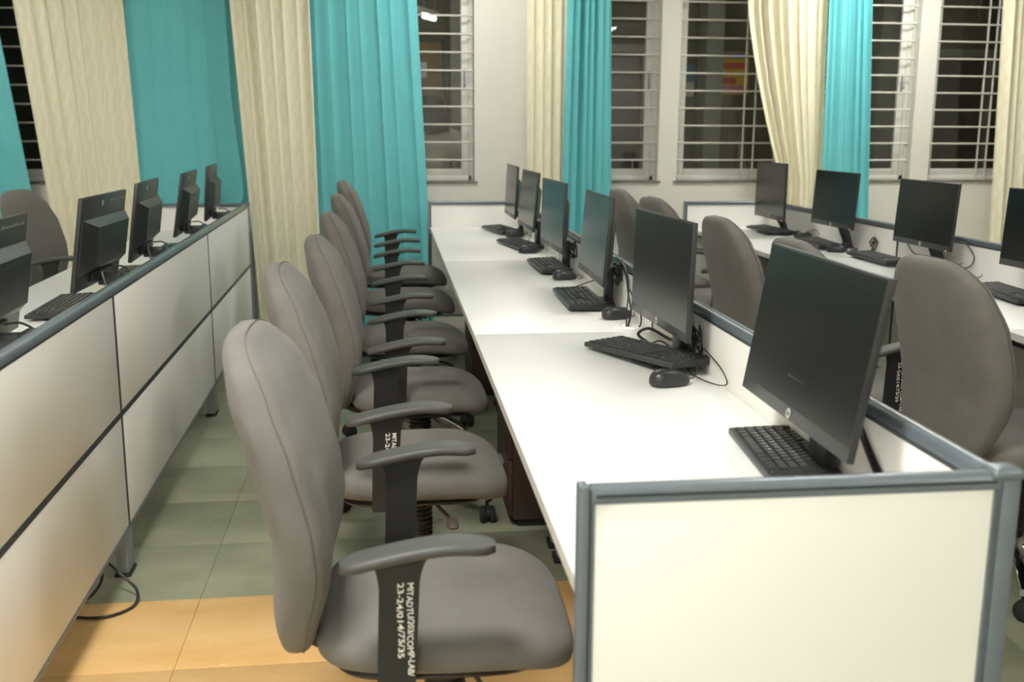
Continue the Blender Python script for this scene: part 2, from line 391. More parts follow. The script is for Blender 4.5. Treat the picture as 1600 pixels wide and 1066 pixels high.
for x, lb in ((0.4, 'left'), (2.6, 'middle'), (4.7, 'right')):  # unseen lamps added to brighten the corridor and the person's back
    cl = empty('added_corridor_lamp', (x, 7.95, 2.95), 0, 'unseen tube lamp added to light the corridor behind the %s windows' % lb, 'lamp', 'added corridor lamps')
    MB().box(-0.6, 0.6, -0.04, 0.04, -0.05, 0, 0.004).build('housing', M_WFR, cl)
    MB().tube([(-0.57, 0, -0.068), (0.57, 0, -0.068)], 0.014, 12).build('tube', M_TUBE2, cl)

# ceiling lights
for i, (x, y, s) in enumerate(CEIL_LIGHTS):
    pos = ['behind the viewer on the left', 'straight behind the viewer', 'behind the viewer on the right', 'above the near end of the aisle', 'above the left side of the room', 'above the middle of the right row', 'above the far end of the middle row', 'above the far right corner']
    t = empty('ceiling_light', (x, y, CZ), 0, 'square white ceiling light panel ' + pos[i], 'lamp', 'ceiling light panels')
    d = emis('panel_glow_%d' % i, LIGHT_COL, s)
    MB().box(-0.29, 0.29, -0.29, 0.29, -0.030, -0.022).build('diffuser', d, t, smooth=0)
    MB().box(-0.31, 0.31, -0.31, -0.29, -0.034, 0).box(-0.31, 0.31, 0.29, 0.31, -0.034, 0).box(-0.31, -0.29, -0.29, 0.29, -0.034, 0).box(0.29, 0.31, -0.29, 0.29, -0.034, 0).build('light_frame', M_WFR, t, smooth=0)

# ------------------------------------------------------------------ curtains
def curtain(name, label, m, top, bot, yb, nf, amp=0.035, z0=0.02, z1=2.62, seed=0, hang=None, hemline=0.62):
    """top/bot: (x0,x1) at z1 and z0; nf folds; the cloth hangs in front of the wall"""
    rnd = random.Random(seed); nx, nz = max(40, nf*14), 46; vs = []; fs = []; uvs = []
    ph = [rnd.random()*6.28 for _ in range(6)]; wob = [0.7+0.6*rnd.random() for _ in range(6)]
    for k in range(nz+1):
        t = k/nz; z = z0+(z1-z0)*t
        x0 = bot[0]+(top[0]-bot[0])*t; x1 = bot[1]+(top[1]-bot[1])*t
        if hang: x0, x1 = hang(z, x0, x1)
        for i in range(nx+1):
            s = i/nx
            ss = s+0.012*math.sin(s*nf*2*PI*0.5+ph[0])+0.006*math.sin(3.1*t+ph[1])
            fold = math.sin(ss*nf*2*PI+ph[2]+0.4*math.sin(1.7*t+ph[3]))*0.62+0.38*math.sin(ss*nf*2*PI*0.53+ph[4]+0.7*t)+0.16*math.sin(ss*nf*2*PI*2.1+ph[5])
            a = amp*(0.55+0.45*t)*(0.7+0.3*math.sin(ss*5*wob[0]+ph[1]))
            y = yb-a*fold-0.02*(1-t)*math.sin(ss*4+ph[0])
            x = x0+(x1-x0)*(s+0.25/nf*math.sin(ss*nf*2*PI+ph[2]+1.4)*0.45)
            vs.append((x, min(y, WY-0.03), z)); uvs.append((s*abs(top[1]-top[0])*1.45, z))
    for k in range(nz):
        for i in range(nx):
            a = k*(nx+1)+i; fs.append((a, a+1, a+nx+2, a+nx+1))
    cx = (bot[0]+bot[1])/2
    me = bpy.data.meshes.new(name); me.from_pydata([(x-cx, y, z) for x, y, z in vs], [], fs); me.shade_smooth()
    ul = me.uv_layers.new(name='UVMap')
    for l in me.loops: ul.data[l.index].uv = uvs[l.vertex_index]
    me.materials.append(m)
    root = empty('curtain', (cx, 0, 0), 0, label, 'curtain', 'window curtains')
    c = link('cloth', me, root); sd = c.modifiers.new('thick', 'SOLIDIFY'); sd.thickness = 0.003
    # stitched hem
    return root
curtain('c', 'teal curtain sliver at the left edge of the photo', M_TEAL, (-2.95, -2.42), (-2.80, -2.13), 7.12, 5, seed=1)
curtain('c', 'flat cream curtain with wavy lines behind the left-hand chair', M_CREAM, (-2.30, -1.605), (-2.06, -1.53), 7.11, 7, 0.018, seed=2)
def tuck(z, x0, x1):
    if z < 0.92: q = (0.92-z)/0.92; return x0+0.10*q, x1-0.16*q
    d = max(0, 1-abs(z-1.0)/0.6); return x0, x1+0.05*d
curtain('c', 'teal curtain tucked behind the end of the left desk row', M_TEAL, (-1.575, -0.84), (-1.56, -0.80), 7.14, 6, 0.027, seed=3, hang=tuck)
curtain('c', 'floor-length cream curtain between the two wide teal curtains', M_CREAM, (-0.93, -0.415), (-0.80, -0.39), 7.06, 6, 0.028, seed=4)
curtain('c', 'wide floor-length teal curtain behind the row of empty chairs', M_TEAL, (-0.45, 0.243), (-0.44, 0.36), 7.15, 7, 0.022, seed=5)
curtain('c', 'gathered cream curtain beside the bare wall, behind the middle monitors', M_CREAM, (1.005, 1.305), (1.02, 1.30), 7.16, 5, 0.025, seed=6)
curtain('c', 'gathered teal curtain behind the monitors of the middle desk', M_TEAL, (1.27, 1.548), (1.22, 1.60), 7.05, 6, 0.04, seed=7)
def flare(z, x0, x1):
    t = min(1, max(0, (2.25-z)/1.2)); return x0+0.30*t**1.3 if z > 1.05 else x0+0.30, x1
curtain('c', 'cream curtain slanting across the window behind the right-hand monitors', M_CREAM, (2.50, 3.055), (2.48, 3.13), 7.10, 8, 0.035, seed=8, hang=flare)
curtain('c', 'gathered teal curtain behind the right-hand monitors', M_TEAL, (3.045, 3.335), (3.10, 3.48), 7.07, 6, 0.04, seed=9)
curtain('c', 'cream curtain at the right edge of the photo', M_CREAM, (4.36, 4.95), (4.47, 5.1), 7.10, 8, 0.04, seed=10)
cr = empty('curtain_rod', (1.0, 7.1, 2.66), 0, 'long metal curtain rod above the windows', 'curtain rod')
MB().tube([(-4.3, 0, 0), (4.4, 0, 0)], 0.0125, 12).build('rod', M_CHR, cr)
br = MB().tube([(0, 0, 0), (0, 0.15, 0)], 0.007, 8).lathe([(0.02, 0.14), (0.02, 0.15)], (0, 0, 0), 12, 'Y').mesh('bracket', M_CHR)
for x in (-4.2, -1.7, 0.0, 1.9, 4.2): link('bracket', br, cr, (x, 0, 0))

# ------------------------------------------------------------------ desk rows
# each row in its own frame: x=0 worktop front edge (chair side), x=0.61 outer partition face, y along the row
RH = 0.919      # rail top
def rail_profile(mb, p0, p1, wdt=0.030, h=0.024, top=RH, axis='Y'):
    """rounded-top rail between two points along axis"""
    prof = [(-wdt/2, -h), (-wdt/2, -0.008), (-wdt/2+0.004, -0.003), (-wdt/2+0.010, 0), (wdt/2-0.010, 0), (wdt/2-0.004, -0.003), (wdt/2, -0.008), (wdt/2, -h)]
    if axis == 'Y':
        x = p0[0]; mb.loft([[(x+u, p0[1], top+v) for u, v in prof], [(x+u, p1[1], top+v) for u, v in prof]])
    else:
        y = p0[1]; mb.loft([[(p0[0], y+u, top+v) for u, v in prof], [(p1[0], y+u, top+v) for u, v in prof]])
def row(loc, rz, y0, y1, joints, names, worktop_labels, part_label):
    """y0 near end, y1 far end"""
    root = empty('desk_partition', loc, rz, part_label, 'partition', 'desk partitions')
    XP = 0.593  # partition centre line
    t = 0.016   # half thickness of panel
    # long rail
    mb = MB(); rail_profile(mb, (XP, y0+0.03), (XP, y1-0.03)); r = mb.build('top_rail', M_FRAME, root)
    for sx in (-1, 1):
        MB().box(XP+sx*0.0135-0.003, XP+sx*0.0135+0.003, y0+0.03, y1-0.03, RH-0.030, RH-0.0235).build('rail_groove', M_GROOVE, r, smooth=0)
    ends = [y0]+joints+[y1]
    for a, b in zip(ends, ends[1:]):
        for (z0, z1) in ((0.165, 0.514), (0.531, RH-0.030)):
            MB().box(XP-t, XP+t, a+0.008, b-0.008, z0, z1, 0.0015).build('panel', M_PANEL, root)
    MB().box(XP-0.0172, XP+0.0172, y0+0.01, y1-0.01, 0.514, 0.531).build('middle_trim', M_GROOVE, root, smooth=0)
    MB().box(XP-0.0175, XP+0.0175, y0+0.01, y1-0.01, 0.150, 0.165, 0.002).build('bottom_trim', M_FRAME, root)
    for j in joints:
        MB().box(XP-0.0176, XP+0.0176, j-0.008, j+0.008, 0.165, RH-0.024).build('joint_trim', M_GROOVE, root, smooth=0)
    for j in [y0+0.5]+joints+[y1-0.25]:
        fo = MB().box(XP-0.028, XP+0.012, j-0.03, j+0.05, 0.012, 0.151, 0.004)
        f = fo.build('foot', M_FOOT, root)
        MB().box(XP-0.033, XP+0.017, j-0.035, j+0.055, 0.0, 0.012, 0.003).build('foot_pad', M_RUB, f)
    # end panels
    for y, sg in ((y0, 1), (y1, -1)):
        yc = y+sg*0.016
        mb = MB(); rail_profile(mb, (0.004, yc), (XP-0.004, yc), axis='X'); er = mb.build('end_rail', M_FRAME, root)
        MB().box(0.010, XP-0.010, yc-0.0156, yc+0.0156, RH-0.0150, RH-0.0105).build('rail_groove', M_GROOVE, er, smooth=0)
        MB().box(0.009, XP-0.012, yc-0.012, yc+0.012, 0.165, RH-0.0235, 0.0015).build('end_panel', M_PANEL, root)
        p = MB().box(-0.013, 0.0015, yc-0.015, yc+0.015, 0.02, RH+0.001, 0.003).box(0.0045, 0.0092, yc-0.0146, yc+0.0146, 0.15, RH-0.023).build('end_post', M_FRAME, root)
        MB().box(0.0010, 0.0050, yc-0.0130, yc+0.0130, 0.15, RH-0.004).build('post_groove', M_GROOVE, p, smooth=0)
        cp = MB().box(XP-0.003, XP+0.026, yc-0.018, yc+0.018, 0.02, RH-0.004, 0.005).box(XP-0.0125, XP-0.0085, yc-0.0146, yc+0.0146, 0.15, RH-0.023).box(XP-0.0070, XP-0.0045, yc-0.0146, yc+0.0146, 0.15, RH-0.023).build('corner_post', M_FRAME, root)
        MB().box(XP-0.0100, XP-0.002, yc-0.0130, yc+0.0130, 0.15, RH-0.02).build('post_groove', M_GROOVE, cp, smooth=0)
        bm_ = MB().superell(0.022, 0.021, 0.010, 0.35, 0.6, 24, 10, lambda a, b, c: (XP+0.006+a*1.15, yc+b, RH-0.003+c))
        bm_.build('post_cap', M_FRAME, cp)
        MB().box(0.0, XP-0.01, yc-0.014, yc+0.014, 0.150, 0.165, 0.002).build('end_trim', M_FRAME, root)
    # worktops: one desk per module
    ends2 = [y0+0.036]+joints+[y1-0.036]
    for k, (a, b) in enumerate(zip(ends2, ends2[1:])):
        d = empty('desk', loc, rz, worktop_labels[k], 'desk', 'desks of the computer rows')
        a2, b2 = a+0.0012, b-0.0012
        MB().box(0.001, XP-0.018, a2, b2, 0.725, 0.750, 0.0015).build('worktop', M_LAM, d)
        MB().box(-0.001, 0.0012, a2, b2, 0.7255, 0.7495).build('edge_band', M_EDGE, d, smooth=0)
        for yy in (a2+0.06, b2-0.06):
            l = MB().box(0.26, 0.30, yy-0.025, yy+0.025, 0.02, 0.725, 0.004).build('leg', M_FOOT, d)
            MB().box(0.252, 0.308, yy-0.032, yy+0.032, 0.0, 0.021, 0.004).build('leg_foot', M_RUB, l)
        MB().box(0.06, 0.10, a2+0.08, b2-0.08, 0.690, 0.725).box(0.40, 0.44, a2+0.08, b2-0.08, 0.690, 0.725).build('support_beam', M_BLK, d, smooth=0)
        lk = MB().lathe([(0.009, -0.006), (0.009, 0.002), (0.006, 0.004)], (0.055, (a2+b2)/2, 0.70), 12, 'X').build('bracket_screw', M_CHR, d)
    return root
mid = row((0.257, 0, 0), -0.0098, 1.297, 6.90, [3.22, 5.08], None,
    ['white desk worktop nearest the viewer in the middle row', 'white desk worktop in the centre of the middle row', 'white desk worktop at the far end of the middle row'],
    'cream low partition with slate rails behind the middle row monitors')
lef = row((-0.777-0.610, 0, 0), 0.0079, 1.297, 6.80, [3.21, 5.09], None,
    ['white desk worktop nearest the viewer in the left row', 'white desk worktop in the centre of the left row', 'white desk worktop at the far end of the left row'],
    'long cream partition with slate grid lines along the left aisle')
rig = row((2.022, 0, 0), 0.0, 1.25, 6.78, [3.12, 4.97], None,
    ['white desk worktop nearest the viewer in the right row', 'white desk worktop in the centre of the right row', 'white desk worktop at the far end of the right row'],
    'cream low partition with slate rails behind the right row monitors')
def mpt(x, y, z=0.75):   # a point of the middle row frame
    return (0.257+x*math.cos(0.0098)+y*math.sin(0.0098), -x*math.sin(0.0098)+y*math.cos(0.0098), z)

# dark pedestals under the middle row
def pedestal(x, y, label):
    p = empty('pedestal_cabinet', (x, y, 0), -0.0098, label, 'cabinet', 'dark pedestals under the middle desks')
    MB().box(0, 0.40, 0, 0.40, 0.03, 0.685, 0.003).build('body', M_BROWN, p)
    MB().box(0.02, 0.38, 0.015, 0.385, 0, 0.03).build('plinth', M_BLK, p, smooth=0)
    for i in range(3):
        dr = MB().box(-0.016, 0, 0.006, 0.394, 0.04+i*0.213, 0.04+i*0.213+0.208, 0.002).build('drawer', M_BROWN, p)
        MB().box(-0.028, -0.016, 0.15, 0.25, 0.19+i*0.213, 0.20+i*0.213, 0.002).build('handle', M_FOOT, dr)
pedestal(0.445, 3.45, 'dark brown drawer pedestal under the middle row beside the second chair')
pedestal(0.470, 5.30, 'dark brown drawer pedestal under the far end of the middle row')

# ------------------------------------------------------------------ office chair
def build_chair():
    ch = {}
    # seat
    def seatf(x, y, z):
        r = x/0.245
        d = -0.030*max(0, r-0.35)**2/0.42-0.006*max(0, -r-0.5)
        taper = 1-0.06*max(0, -r)
        dish = -0.008*(1-min(1, (abs(y)/0.2)**2))*(1 if z > 0 else 0)
        return (x, y*taper, 0.468+z+d*1.2+dish*(1-min(1, abs(r))))
    ch['seat'] = MB().superell(0.245, 0.245, 0.047, 0.48, 0.62, 56, 20, seatf).mesh('seat', M_FAB, 70)
    ch['seat_pan'] = MB().superell(0.205, 0.205, 0.012, 0.45, 0.4, 40, 8, lambda x, y, z: (x-0.01, y, 0.421+z)).mesh('seat_pan', M_BLK)
    # backrest
    prof = [(0.40, -0.285), (0.50, -0.281), (0.60, -0.268), (0.66, -0.265), (0.75, -0.281), (0.84, -0.307), (0.93, -0.334), (1.03, -0.366)]
    wid = [(0.42, 0.76), (0.52, 0.88), (0.68, 1.0), (0.85, 0.98), (0.95, 0.90), (1.03, 0.80)]
    thick = [(0.42, 0.70), (0.50, 0.78), (0.60, 0.90), (0.75, 1.0), (0.93, 0.96), (1.03, 0.78)]
    def backf(a, b, c):   # a -> z (height), b -> y, c -> thickness (x)
        z = 0.725+a; y = b*interp(wid, z); th = c*interp(thick, z)
        x = interp(prof, z)+th+0.05*(y/0.24)**2*0.55
        return (x, y, z)
    ch['backrest'] = MB().superell(0.305, 0.243, 0.061, 0.50, 0.56, 64, 22, backf).mesh('backrest', M_FAB, 70)
    # seam round the back shell edge
    def sp(v, e): return math.copysign(abs(v)**e, v)
    pts = []
    for j in range(72):
        th = 2*PI*j/72; ph = 0.10; cp = sp(math.cos(ph), 0.56)
        pts.append(backf(0.3063*cp*sp(math.cos(th), 0.50), 0.2442*cp*sp(math.sin(th), 0.50), 0.0613*sp(math.sin(ph), 0.56)))
    ch['seam'] = MB().tube(pts, 0.0011, 6, closed=True).mesh('seam', M_SEAM)
    # J bracket from seat to back
    path = spline([(-0.02, 0, 0.400), (-0.14, 0, 0.396), (-0.235, 0, 0.402), (-0.278, 0, 0.44), (-0.275, 0, 0.52)], 6)
    mb = MB(); rings = []
    for i, q in enumerate(path):
        t = (path[min(i+1, len(path)-1)]-path[max(i-1, 0)]).normalized(); nrm = Vector((-t.z, 0, t.x))
        rings.append([q+nrm*0.007+Vector((0, 0.035, 0)), q+nrm*0.007-Vector((0, 0.035, 0)), q-nrm*0.007-Vector((0, 0.035, 0)), q-nrm*0.007+Vector((0, 0.035, 0))])
    mb.loft(rings); ch['back_bracket'] = mb.mesh('back_bracket', M_BLK)
    # mechanism, bellows, column
    ch['mechanism'] = MB().box(-0.10, 0.10, -0.075, 0.075, 0.375, 0.412, 0.006).mesh('mechanism', M_BLK)
    pr = [(0.028, 0.13)]
    for i in range(14):
        z = 0.17+i*0.0145; pr += [(0.036, z), (0.042, z+0.0045), (0.042, z+0.008), (0.036, z+0.0125)]
    pr += [(0.045, 0.376)]
    ch['bellows'] = MB().lathe(pr, (0, 0, 0), 24).mesh('bellows', M_BLK, 60)
    ch['lever'] = MB().tube([(0.03, -0.07, 0.392), (0.06, -0.17, 0.386), (0.075, -0.20, 0.380)], [0.005, 0.005, 0.005], 8).superell(0.016, 0.045, 0.009, 0.6, 0.7, 20, 8, lambda x, y, z: (x+0.082, y-0.235, z+0.378-0.1*(y+0.02))).mesh('lever', M_LEV)
    # star base
    ch['hub'] = MB().lathe([(0.02, 0.075), (0.046, 0.078), (0.050, 0.10), (0.046, 0.135), (0.034, 0.15), (0.02, 0.15)], (0, 0, 0), 24).mesh('hub', M_CHR)
    rings = []
    for i in range(9):
        t = i/8; x = 0.035+0.265*t; z = 0.115+0.018*math.sin(t*PI*0.8)-0.040*t**2.2; w = 0.024-0.008*t; h = 0.017-0.006*t
        rings.append([(x, w*math.copysign(abs(math.cos(a))**0.7, math.cos(a)), z+h*math.copysign(abs(math.sin(a))**0.7, math.sin(a))) for a in [2*PI*k/14 for k in range(14)]])
    ch['base_leg'] = MB().loft(rings).mesh('base_leg', M_CHR, 60)
    cs = MB()
    for s in (-1, 1):
        cs.lathe([(0.008, s*0.008), (0.027, s*0.008), (0.030, s*0.012), (0.030, s*0.022), (0.026, s*0.027), (0.010, s*0.028)], (0.012, 0, 0.030), 20, 'Y')
    cs.tube([(0, 0, 0.03), (0, 0, 0.085)], 0.006, 10)
    hood = [(0.012+0.033*math.cos(a), 0.030+0.033*math.sin(a)) for a in [PI*0.08+PI*0.95*k/10 for k in range(11)]]
    cs.prism(hood+[(0.012-0.02, 0.03), (0.012+0.02, 0.03)], -0.0075, 0.0075, 'XZ')
    ch['caster'] = cs.mesh('caster', M_RUB, 50)
    # armrest pad: curved bar, T post below
    xs_ = [-0.182+0.262*i/16 for i in range(17)]
    def padz(x):
        t = (x+0.182)/0.262; return 0.667+0.036*math.sin(min(1, t*1.15)*PI*0.5)-0.007*max(0, t-0.72)/0.28
    rings = []
    for i, x in enumerate(xs_):
        e = min(1, 0.45+0.55*math.sqrt(max(0, 1-((abs(i-8)-5.2)/2.8)**2))) if abs(i-8) > 5.2 else 1.0
        w, h = 0.034*e, 0.0115*(0.55+0.45*e)
        rings.append([(x, w*math.copysign(abs(math.cos(a))**0.55, math.cos(a)), padz(x)+h*math.copysign(abs(math.sin(a))**0.6, math.sin(a))) for a in [2*PI*k/20 for k in range(20)]])
    ch['armrest'] = MB().loft(rings).mesh('armrest', M_PLA, 60)
    def flare_pts(sx):
        out = []
        for k in range(8):
            a = k/7; r = 0.042
            out.append((sx*(0.031+r*(1-math.cos(a*PI/2))), 0.625+0.075*math.sin(a*PI/2)))
        return out
    L_ = [(-0.086+x, z) for x, z in flare_pts(-1)]; R_ = [(-0.080+x, z) for x, z in flare_pts(1)]
    # clip tops under the pad
    L_ = [(x, min(z, padz(x)+0.001)) for x, z in L_]; R_ = [(x, min(z, padz(x)+0.001)) for x, z in R_]
    poly = [(-0.124, 0.438), (-0.118, 0.432), (-0.064, 0.432), (-0.058, 0.438)]+R_+L_[::-1]
    ch['arm_post'] = MB().prism(poly, -0.010, 0.010, 'XZ').mesh('arm_post', M_BLK, 30)
    ch['arm_bracket'] = MB().box(-0.118, -0.064, 0.0, 0.16, 0.436, 0.444, 0.001).mesh('arm_bracket', M_BLK)
    return ch
CH = build_chair()
AY = 0.272
TXT = {}
def chair(x, y, rz, label, group, raise_=0.0, spin=0.3, marks=None, lean=0.0):
    """marks: list of (side, line1, line2) handwriting on an arm post"""
    r = empty('office_chair', (x, y, 0), rz, label, 'chair', group)
    def up(name, p=r, z=raise_, **k):
        return link(name, CH[name], p, (0, 0, z), **k)
    up('seat'); up('seat_pan')
    b = up('backrest'); link('seam', CH['seam'], b); up('back_bracket')
    up('mechanism'); up('bellows', z=raise_*0.5); up('lever')
    link('hub', CH['hub'], r)
    for k in range(5):
        a = spin+2*PI*k/5
        link('base_leg', CH['base_leg'], r, (0, 0, 0), (0, 0, a))
        link('caster', CH['caster'], r, (0.285*math.cos(a), 0.285*math.sin(a), 0), (0, 0, a+1.1*math.sin(k*2.1+spin*5)))
    for s in (-1, 1):
        arm = link('armrest', CH['armrest'], r, (0, s*AY, raise_))
        link('arm_post', CH['arm_post'], arm); link('arm_bracket', CH['arm_bracket'], arm, (0, 0, 0) if s < 0 else (0, -0.16, 0))
        for sd, l1, l2 in (marks or []):
            if sd != s: continue
            for q, (tx, dx) in enumerate(((l1, -0.0700), (l2, -0.0865))):
                if not tx: continue
                kx = (tx,)
                if kx not in TXT: TXT[kx] = text_mesh(tx, 0.0160, M_TXT, bold=0.00016, extrude=0.0003, jit=3+q)
                sc = 1.0
                me = TXT[kx]; wdt = max(v.co.x for v in me.vertices)
                want = 0.172 if q == 0 else 0.138
                # writing runs down the post on its camera-side face
                o = link('handwriting', me, arm)
                M = Matrix(((0, 1, 0, dx), (0, 0, -1, -0.0104), (-1, 0, 0, 0.640), (0, 0, 0, 1)))
                o.matrix_local = M @ Matrix.Diagonal((want/wdt, 0.95, 1, 1))
                o['label'] = 'white hand-painted inventory writing'
    return r
G1 = 'grey chairs along the middle desk'; G2 = 'grey chairs along the right desk'
chair(0.110, 1.92, -0.03, 'grey office chair nearest the viewer, writing ending 75/35 on its arm post', G1, 0.0, 0.25, [(-1, 'MITADTU/203/COMP-LAB/', '23-24/014/75/35')])
chair(0.088, 2.79, 0.0, 'grey office chair second from the viewer, marked 75/40 on its arm post', G1, 0.005, 0.62, [(-1, 'MITADTU/203/COMP-LAB/', '23-24/014/75/40')])
chair(0.130, 3.70, 0.0, 'grey office chair third from the viewer at the middle desk', G1, -0.012, 0.628)
chair(0.135, 4.60, 0.0, 'grey office chair fourth from the viewer at the middle desk', G1, 0.0, 0.5)
chair(0.140, 5.52, 0.0, 'grey office chair second from the back wall at the middle desk', G1, 0.022, 0.628)
chair(0.145, 6.26, 0.0, 'grey office chair nearest the teal curtain at the middle desk', G1, 0.058, 0.2)
chair(1.94, 2.85, 0.08, 'large grey chair back at the right edge, in front of the right desk', G2, 0.0, 0.45)
chair(1.79, 3.49, 0.03, 'grey chair mostly hidden behind the nearest monitor, writing on its arm post', G2, -0.012, 0.2, [(-1, 'MITADTU/203 COMP-LAB', '23-24/014/75/39')])
chair(1.77, 4.26, 0.04, 'grey chair seen between the two nearest monitors of the middle desk', G2, 0.0, 0.7)
chair(1.77, 5.38, 0.12, 'grey chair behind the second monitor, right of the farthest chair', G2, 0.012, 0.3)
chair(1.76, 6.08, 0.05, 'farthest grey chair at the right desk, near the back wall', G2, 0.012, 0.8)
chair(-1.56, 5.80, -0.15, 'dark grey office chair on the far side of the left desk row', 'grey chair at the left desk', 0.03, 0.4)

# ------------------------------------------------------------------ monitors (origin: bottom centre of the screen front; faces -x)
MW, MH = 0.53, 0.31
def build_monitor():
    d = {}
    d['display_panel'] = MB().box(0.0, 0.014, -MW/2, MW/2, 0, MH, 0.0025).mesh('display_panel', M_BLK2)
    d['screen'] = MB().box(-0.0006, 0.002, -MW/2+0.005, MW/2-0.005, 0.026, MH-0.005).mesh('screen', M_SCR, 0)
    # rear cover: sloped hump
    h0 = [(-0.250, 0.050), (0.250, 0.050), (0.250, 0.238), (-0.250, 0.238)]
    h1 = [(-0.165, 0.082), (0.215, 0.082), (0.215, 0.215), (-0.165, 0.215)]
    hm = MB(); hm.loft([[(0.0135, y, z) for y, z in h0], [(0.018, y*0.995, z) for y, z in h0], [(0.044, y, z) for y, z in h1], [(0.046, y*0.985, z*0.997) for y, z in h1]])
    d['rear_cover'] = hm.mesh('rear_cover', M_BLK2, 20)
    v = MB()
    for k in range(9): v.box(0.0458, 0.0468, -0.08+k*0.02-0.006, -0.08+k*0.02+0.006, 0.196, 0.200)
    d['vent'] = v.mesh('vent', M_GROOVE, 0)
    d['port_strip'] = MB().box(0.0135, 0.030, -0.12, 0.12, 0.020, 0.052, 0.002).mesh('port_strip', M_BLK)
    d['logo_disc'] = MB().lathe([(0.0098, -0.0016), (0.0098, -0.0005), (0.001, -0.0004)], (0, 0, 0.013), 28, 'X').mesh('logo_disc', M_LOGO)
    d['logo_text'] = text_mesh('hp', 0.0125, M_LOGOD, bold=0.0002, align='CENTER', shear=0.25)
    return d
MON = build_monitor()
SCRIB = MB()
for k in range(16):
    yk = 0.060+k*0.0115+random.random()*0.003; h = 0.005+random.random()*0.004
    SCRIB.box(0.0138, 0.0146, yk, yk+0.0015+random.random()*0.003, MH-0.028, MH-0.028+h)
    if k % 2: SCRIB.box(0.0138, 0.0146, yk, yk+0.006, MH-0.0245, MH-0.0232)
SCRIB = SCRIB.mesh('inventory_marks', M_SCRIB, 0)
LOGOB = MB()
for k in range(2):
    LOGOB.prism([(0.020-k*0.016, MH-0.062), (0.025-k*0.016, MH-0.062), (0.035-k*0.016, MH-0.016), (0.030-k*0.016, MH-0.016)], 0.0138, 0.0144, 'YZ')
LOGOB = LOGOB.mesh('rear_logo', M_GROOVE, 0)
STK = MB().box(0.0138, 0.0144, -0.040, -0.022, MH-0.036, MH-0.018).mesh('sticker', M_LOGO, 0)
def monitor(x, y, zb, rz, tilt, label, group, kind='post', back=False, H=1.0, deskz=0.75, reach=0.086, S=1.0):
    r = empty('monitor', (x, y, deskz), rz, label, 'monitor', group)
    dz = zb-deskz
    p = link('display_panel', MON['display_panel'], r, (0, 0, dz), (0, tilt, 0)); p.scale = (1, S, H)
    link('screen', MON['screen'], p)
    lg = link('logo', MON['logo_disc'], p)
    # hp letters: glyph x -> -y (seen from -x), up -> z
    t = link('logo_letters', MON['logo_text'], p)
    t.matrix_local = Matrix(((0, 0, -1, -0.0019), (-1, 0, 0, 0), (0, 1, 0, 0.0102), (0, 0, 0, 1)))
    link('rear_cover', MON['rear_cover'], p); link('port_strip', MON['port_strip'], p); link('vent', MON['vent'], p)
    if back:
        link('inventory_marks', SCRIB, p); link('rear_logo', LOGOB, p); link('sticker', STK, p)
    if kind == 'post':
        zt = dz+0.012
        MB().box(0.020, reach-0.004, -0.022, 0.022, zt-0.020, zt+0.020, 0.004).box(0.012, 0.030, -0.045, 0.045, zt-0.006, zt+0.070, 0.003).build('arm', M_BLK2, r)
        MB().box(reach-0.024, reach, -0.042, 0.042, 0.008, zt+0.026, 0.004).build('column', M_BLK2, r)
        MB().box(-0.036, reach, -0.100, 0.100, 0.0, 0.009, 0.003).box(reach-0.06, reach-0.001, -0.06, 0.06, 0.008, 0.015, 0.003).build('base', M_BLK2, r)
    else:
        zt = dz+0.055
        MB().loft([[(0.020, -0.04, zt+0.03), (0.020, 0.04, zt+0.03), (0.020, 0.04, zt-0.03), (0.020, -0.04, zt-0.03)],
                   [(0.060, -0.036, zt+0.03), (0.060, 0.036, zt+0.03), (0.050, 0.036, zt-0.04), (0.050, -0.036, zt-0.04)],
                   [(0.118, -0.034, 0.035), (0.118, 0.034, 0.035), (0.095, 0.034, 0.035), (0.095, -0.034, 0.035)],
                   [(0.125, -0.040, 0.006), (0.125, 0.040, 0.006), (0.085, 0.040, 0.006), (0.085, -0.040, 0.006)]]).build('neck', M_BLK2, r)
        MB().superell(0.09, 0.12, 0.0055, 0.4, 0.5, 36, 8, lambda a, b, c: (a+0.045, b, c+0.0055)).build('base', M_BLK2, r)
        MB().box(-0.001, 0.003, -MW/2+0.03, -MW/2+0.036, 0.003, 0.006).build('power_light', M_LED, p, smooth=0)
    return r
GM = 'monitors on the middle desk'; GR = 'monitors on the right desk'; GL = 'monitors on the left desk'
MIDM = [(0.751, 1.803, 0.855, -0.019, 0.162, 'large dark monitor nearest the viewer on the middle desk'), (0.765, 2.801, 0.849, 0.032, 0.02, 'second monitor from the viewer on the middle desk'),
        (0.769, 3.775, 0.849, -0.028, 0.086, 'third monitor from the viewer on the middle desk'), (0.777, 4.72, 0.85, 0.029, 0.029, 'fourth monitor from the viewer, screen reflecting teal, middle desk'),
        (0.788, 5.67, 0.855, 0.018, 0.092, 'second-farthest monitor on the middle desk, pale reflection on its screen'), (0.793, 6.406, 0.86, -0.008, 0.052, 'farthest monitor on the middle desk, beside the back wall')]
for a in MIDM: monitor(*a, GM)
monitor(2.402, 6.25, 0.848, -0.026, 0.0, 'farthest monitor on the right desk, in front of the cream curtain', GR, 'neck', H=1.11)
monitor(2.443, 5.432, 0.873, 0.021, 0.057, 'monitor in front of the teal curtain on the right desk', GR, 'neck', H=0.96, S=0.96)
monitor(2.453, 4.485, 0.868, 0.008, 0.057, 'black monitor between the teal curtain and the photo edge, right desk', GR, 'neck', H=0.96, S=0.96)
monitor(2.408, 3.522, 0.878, 0.03, 0.044, 'monitor cut off by the right edge of the photo', GR, 'neck', H=0.96, S=0.96)
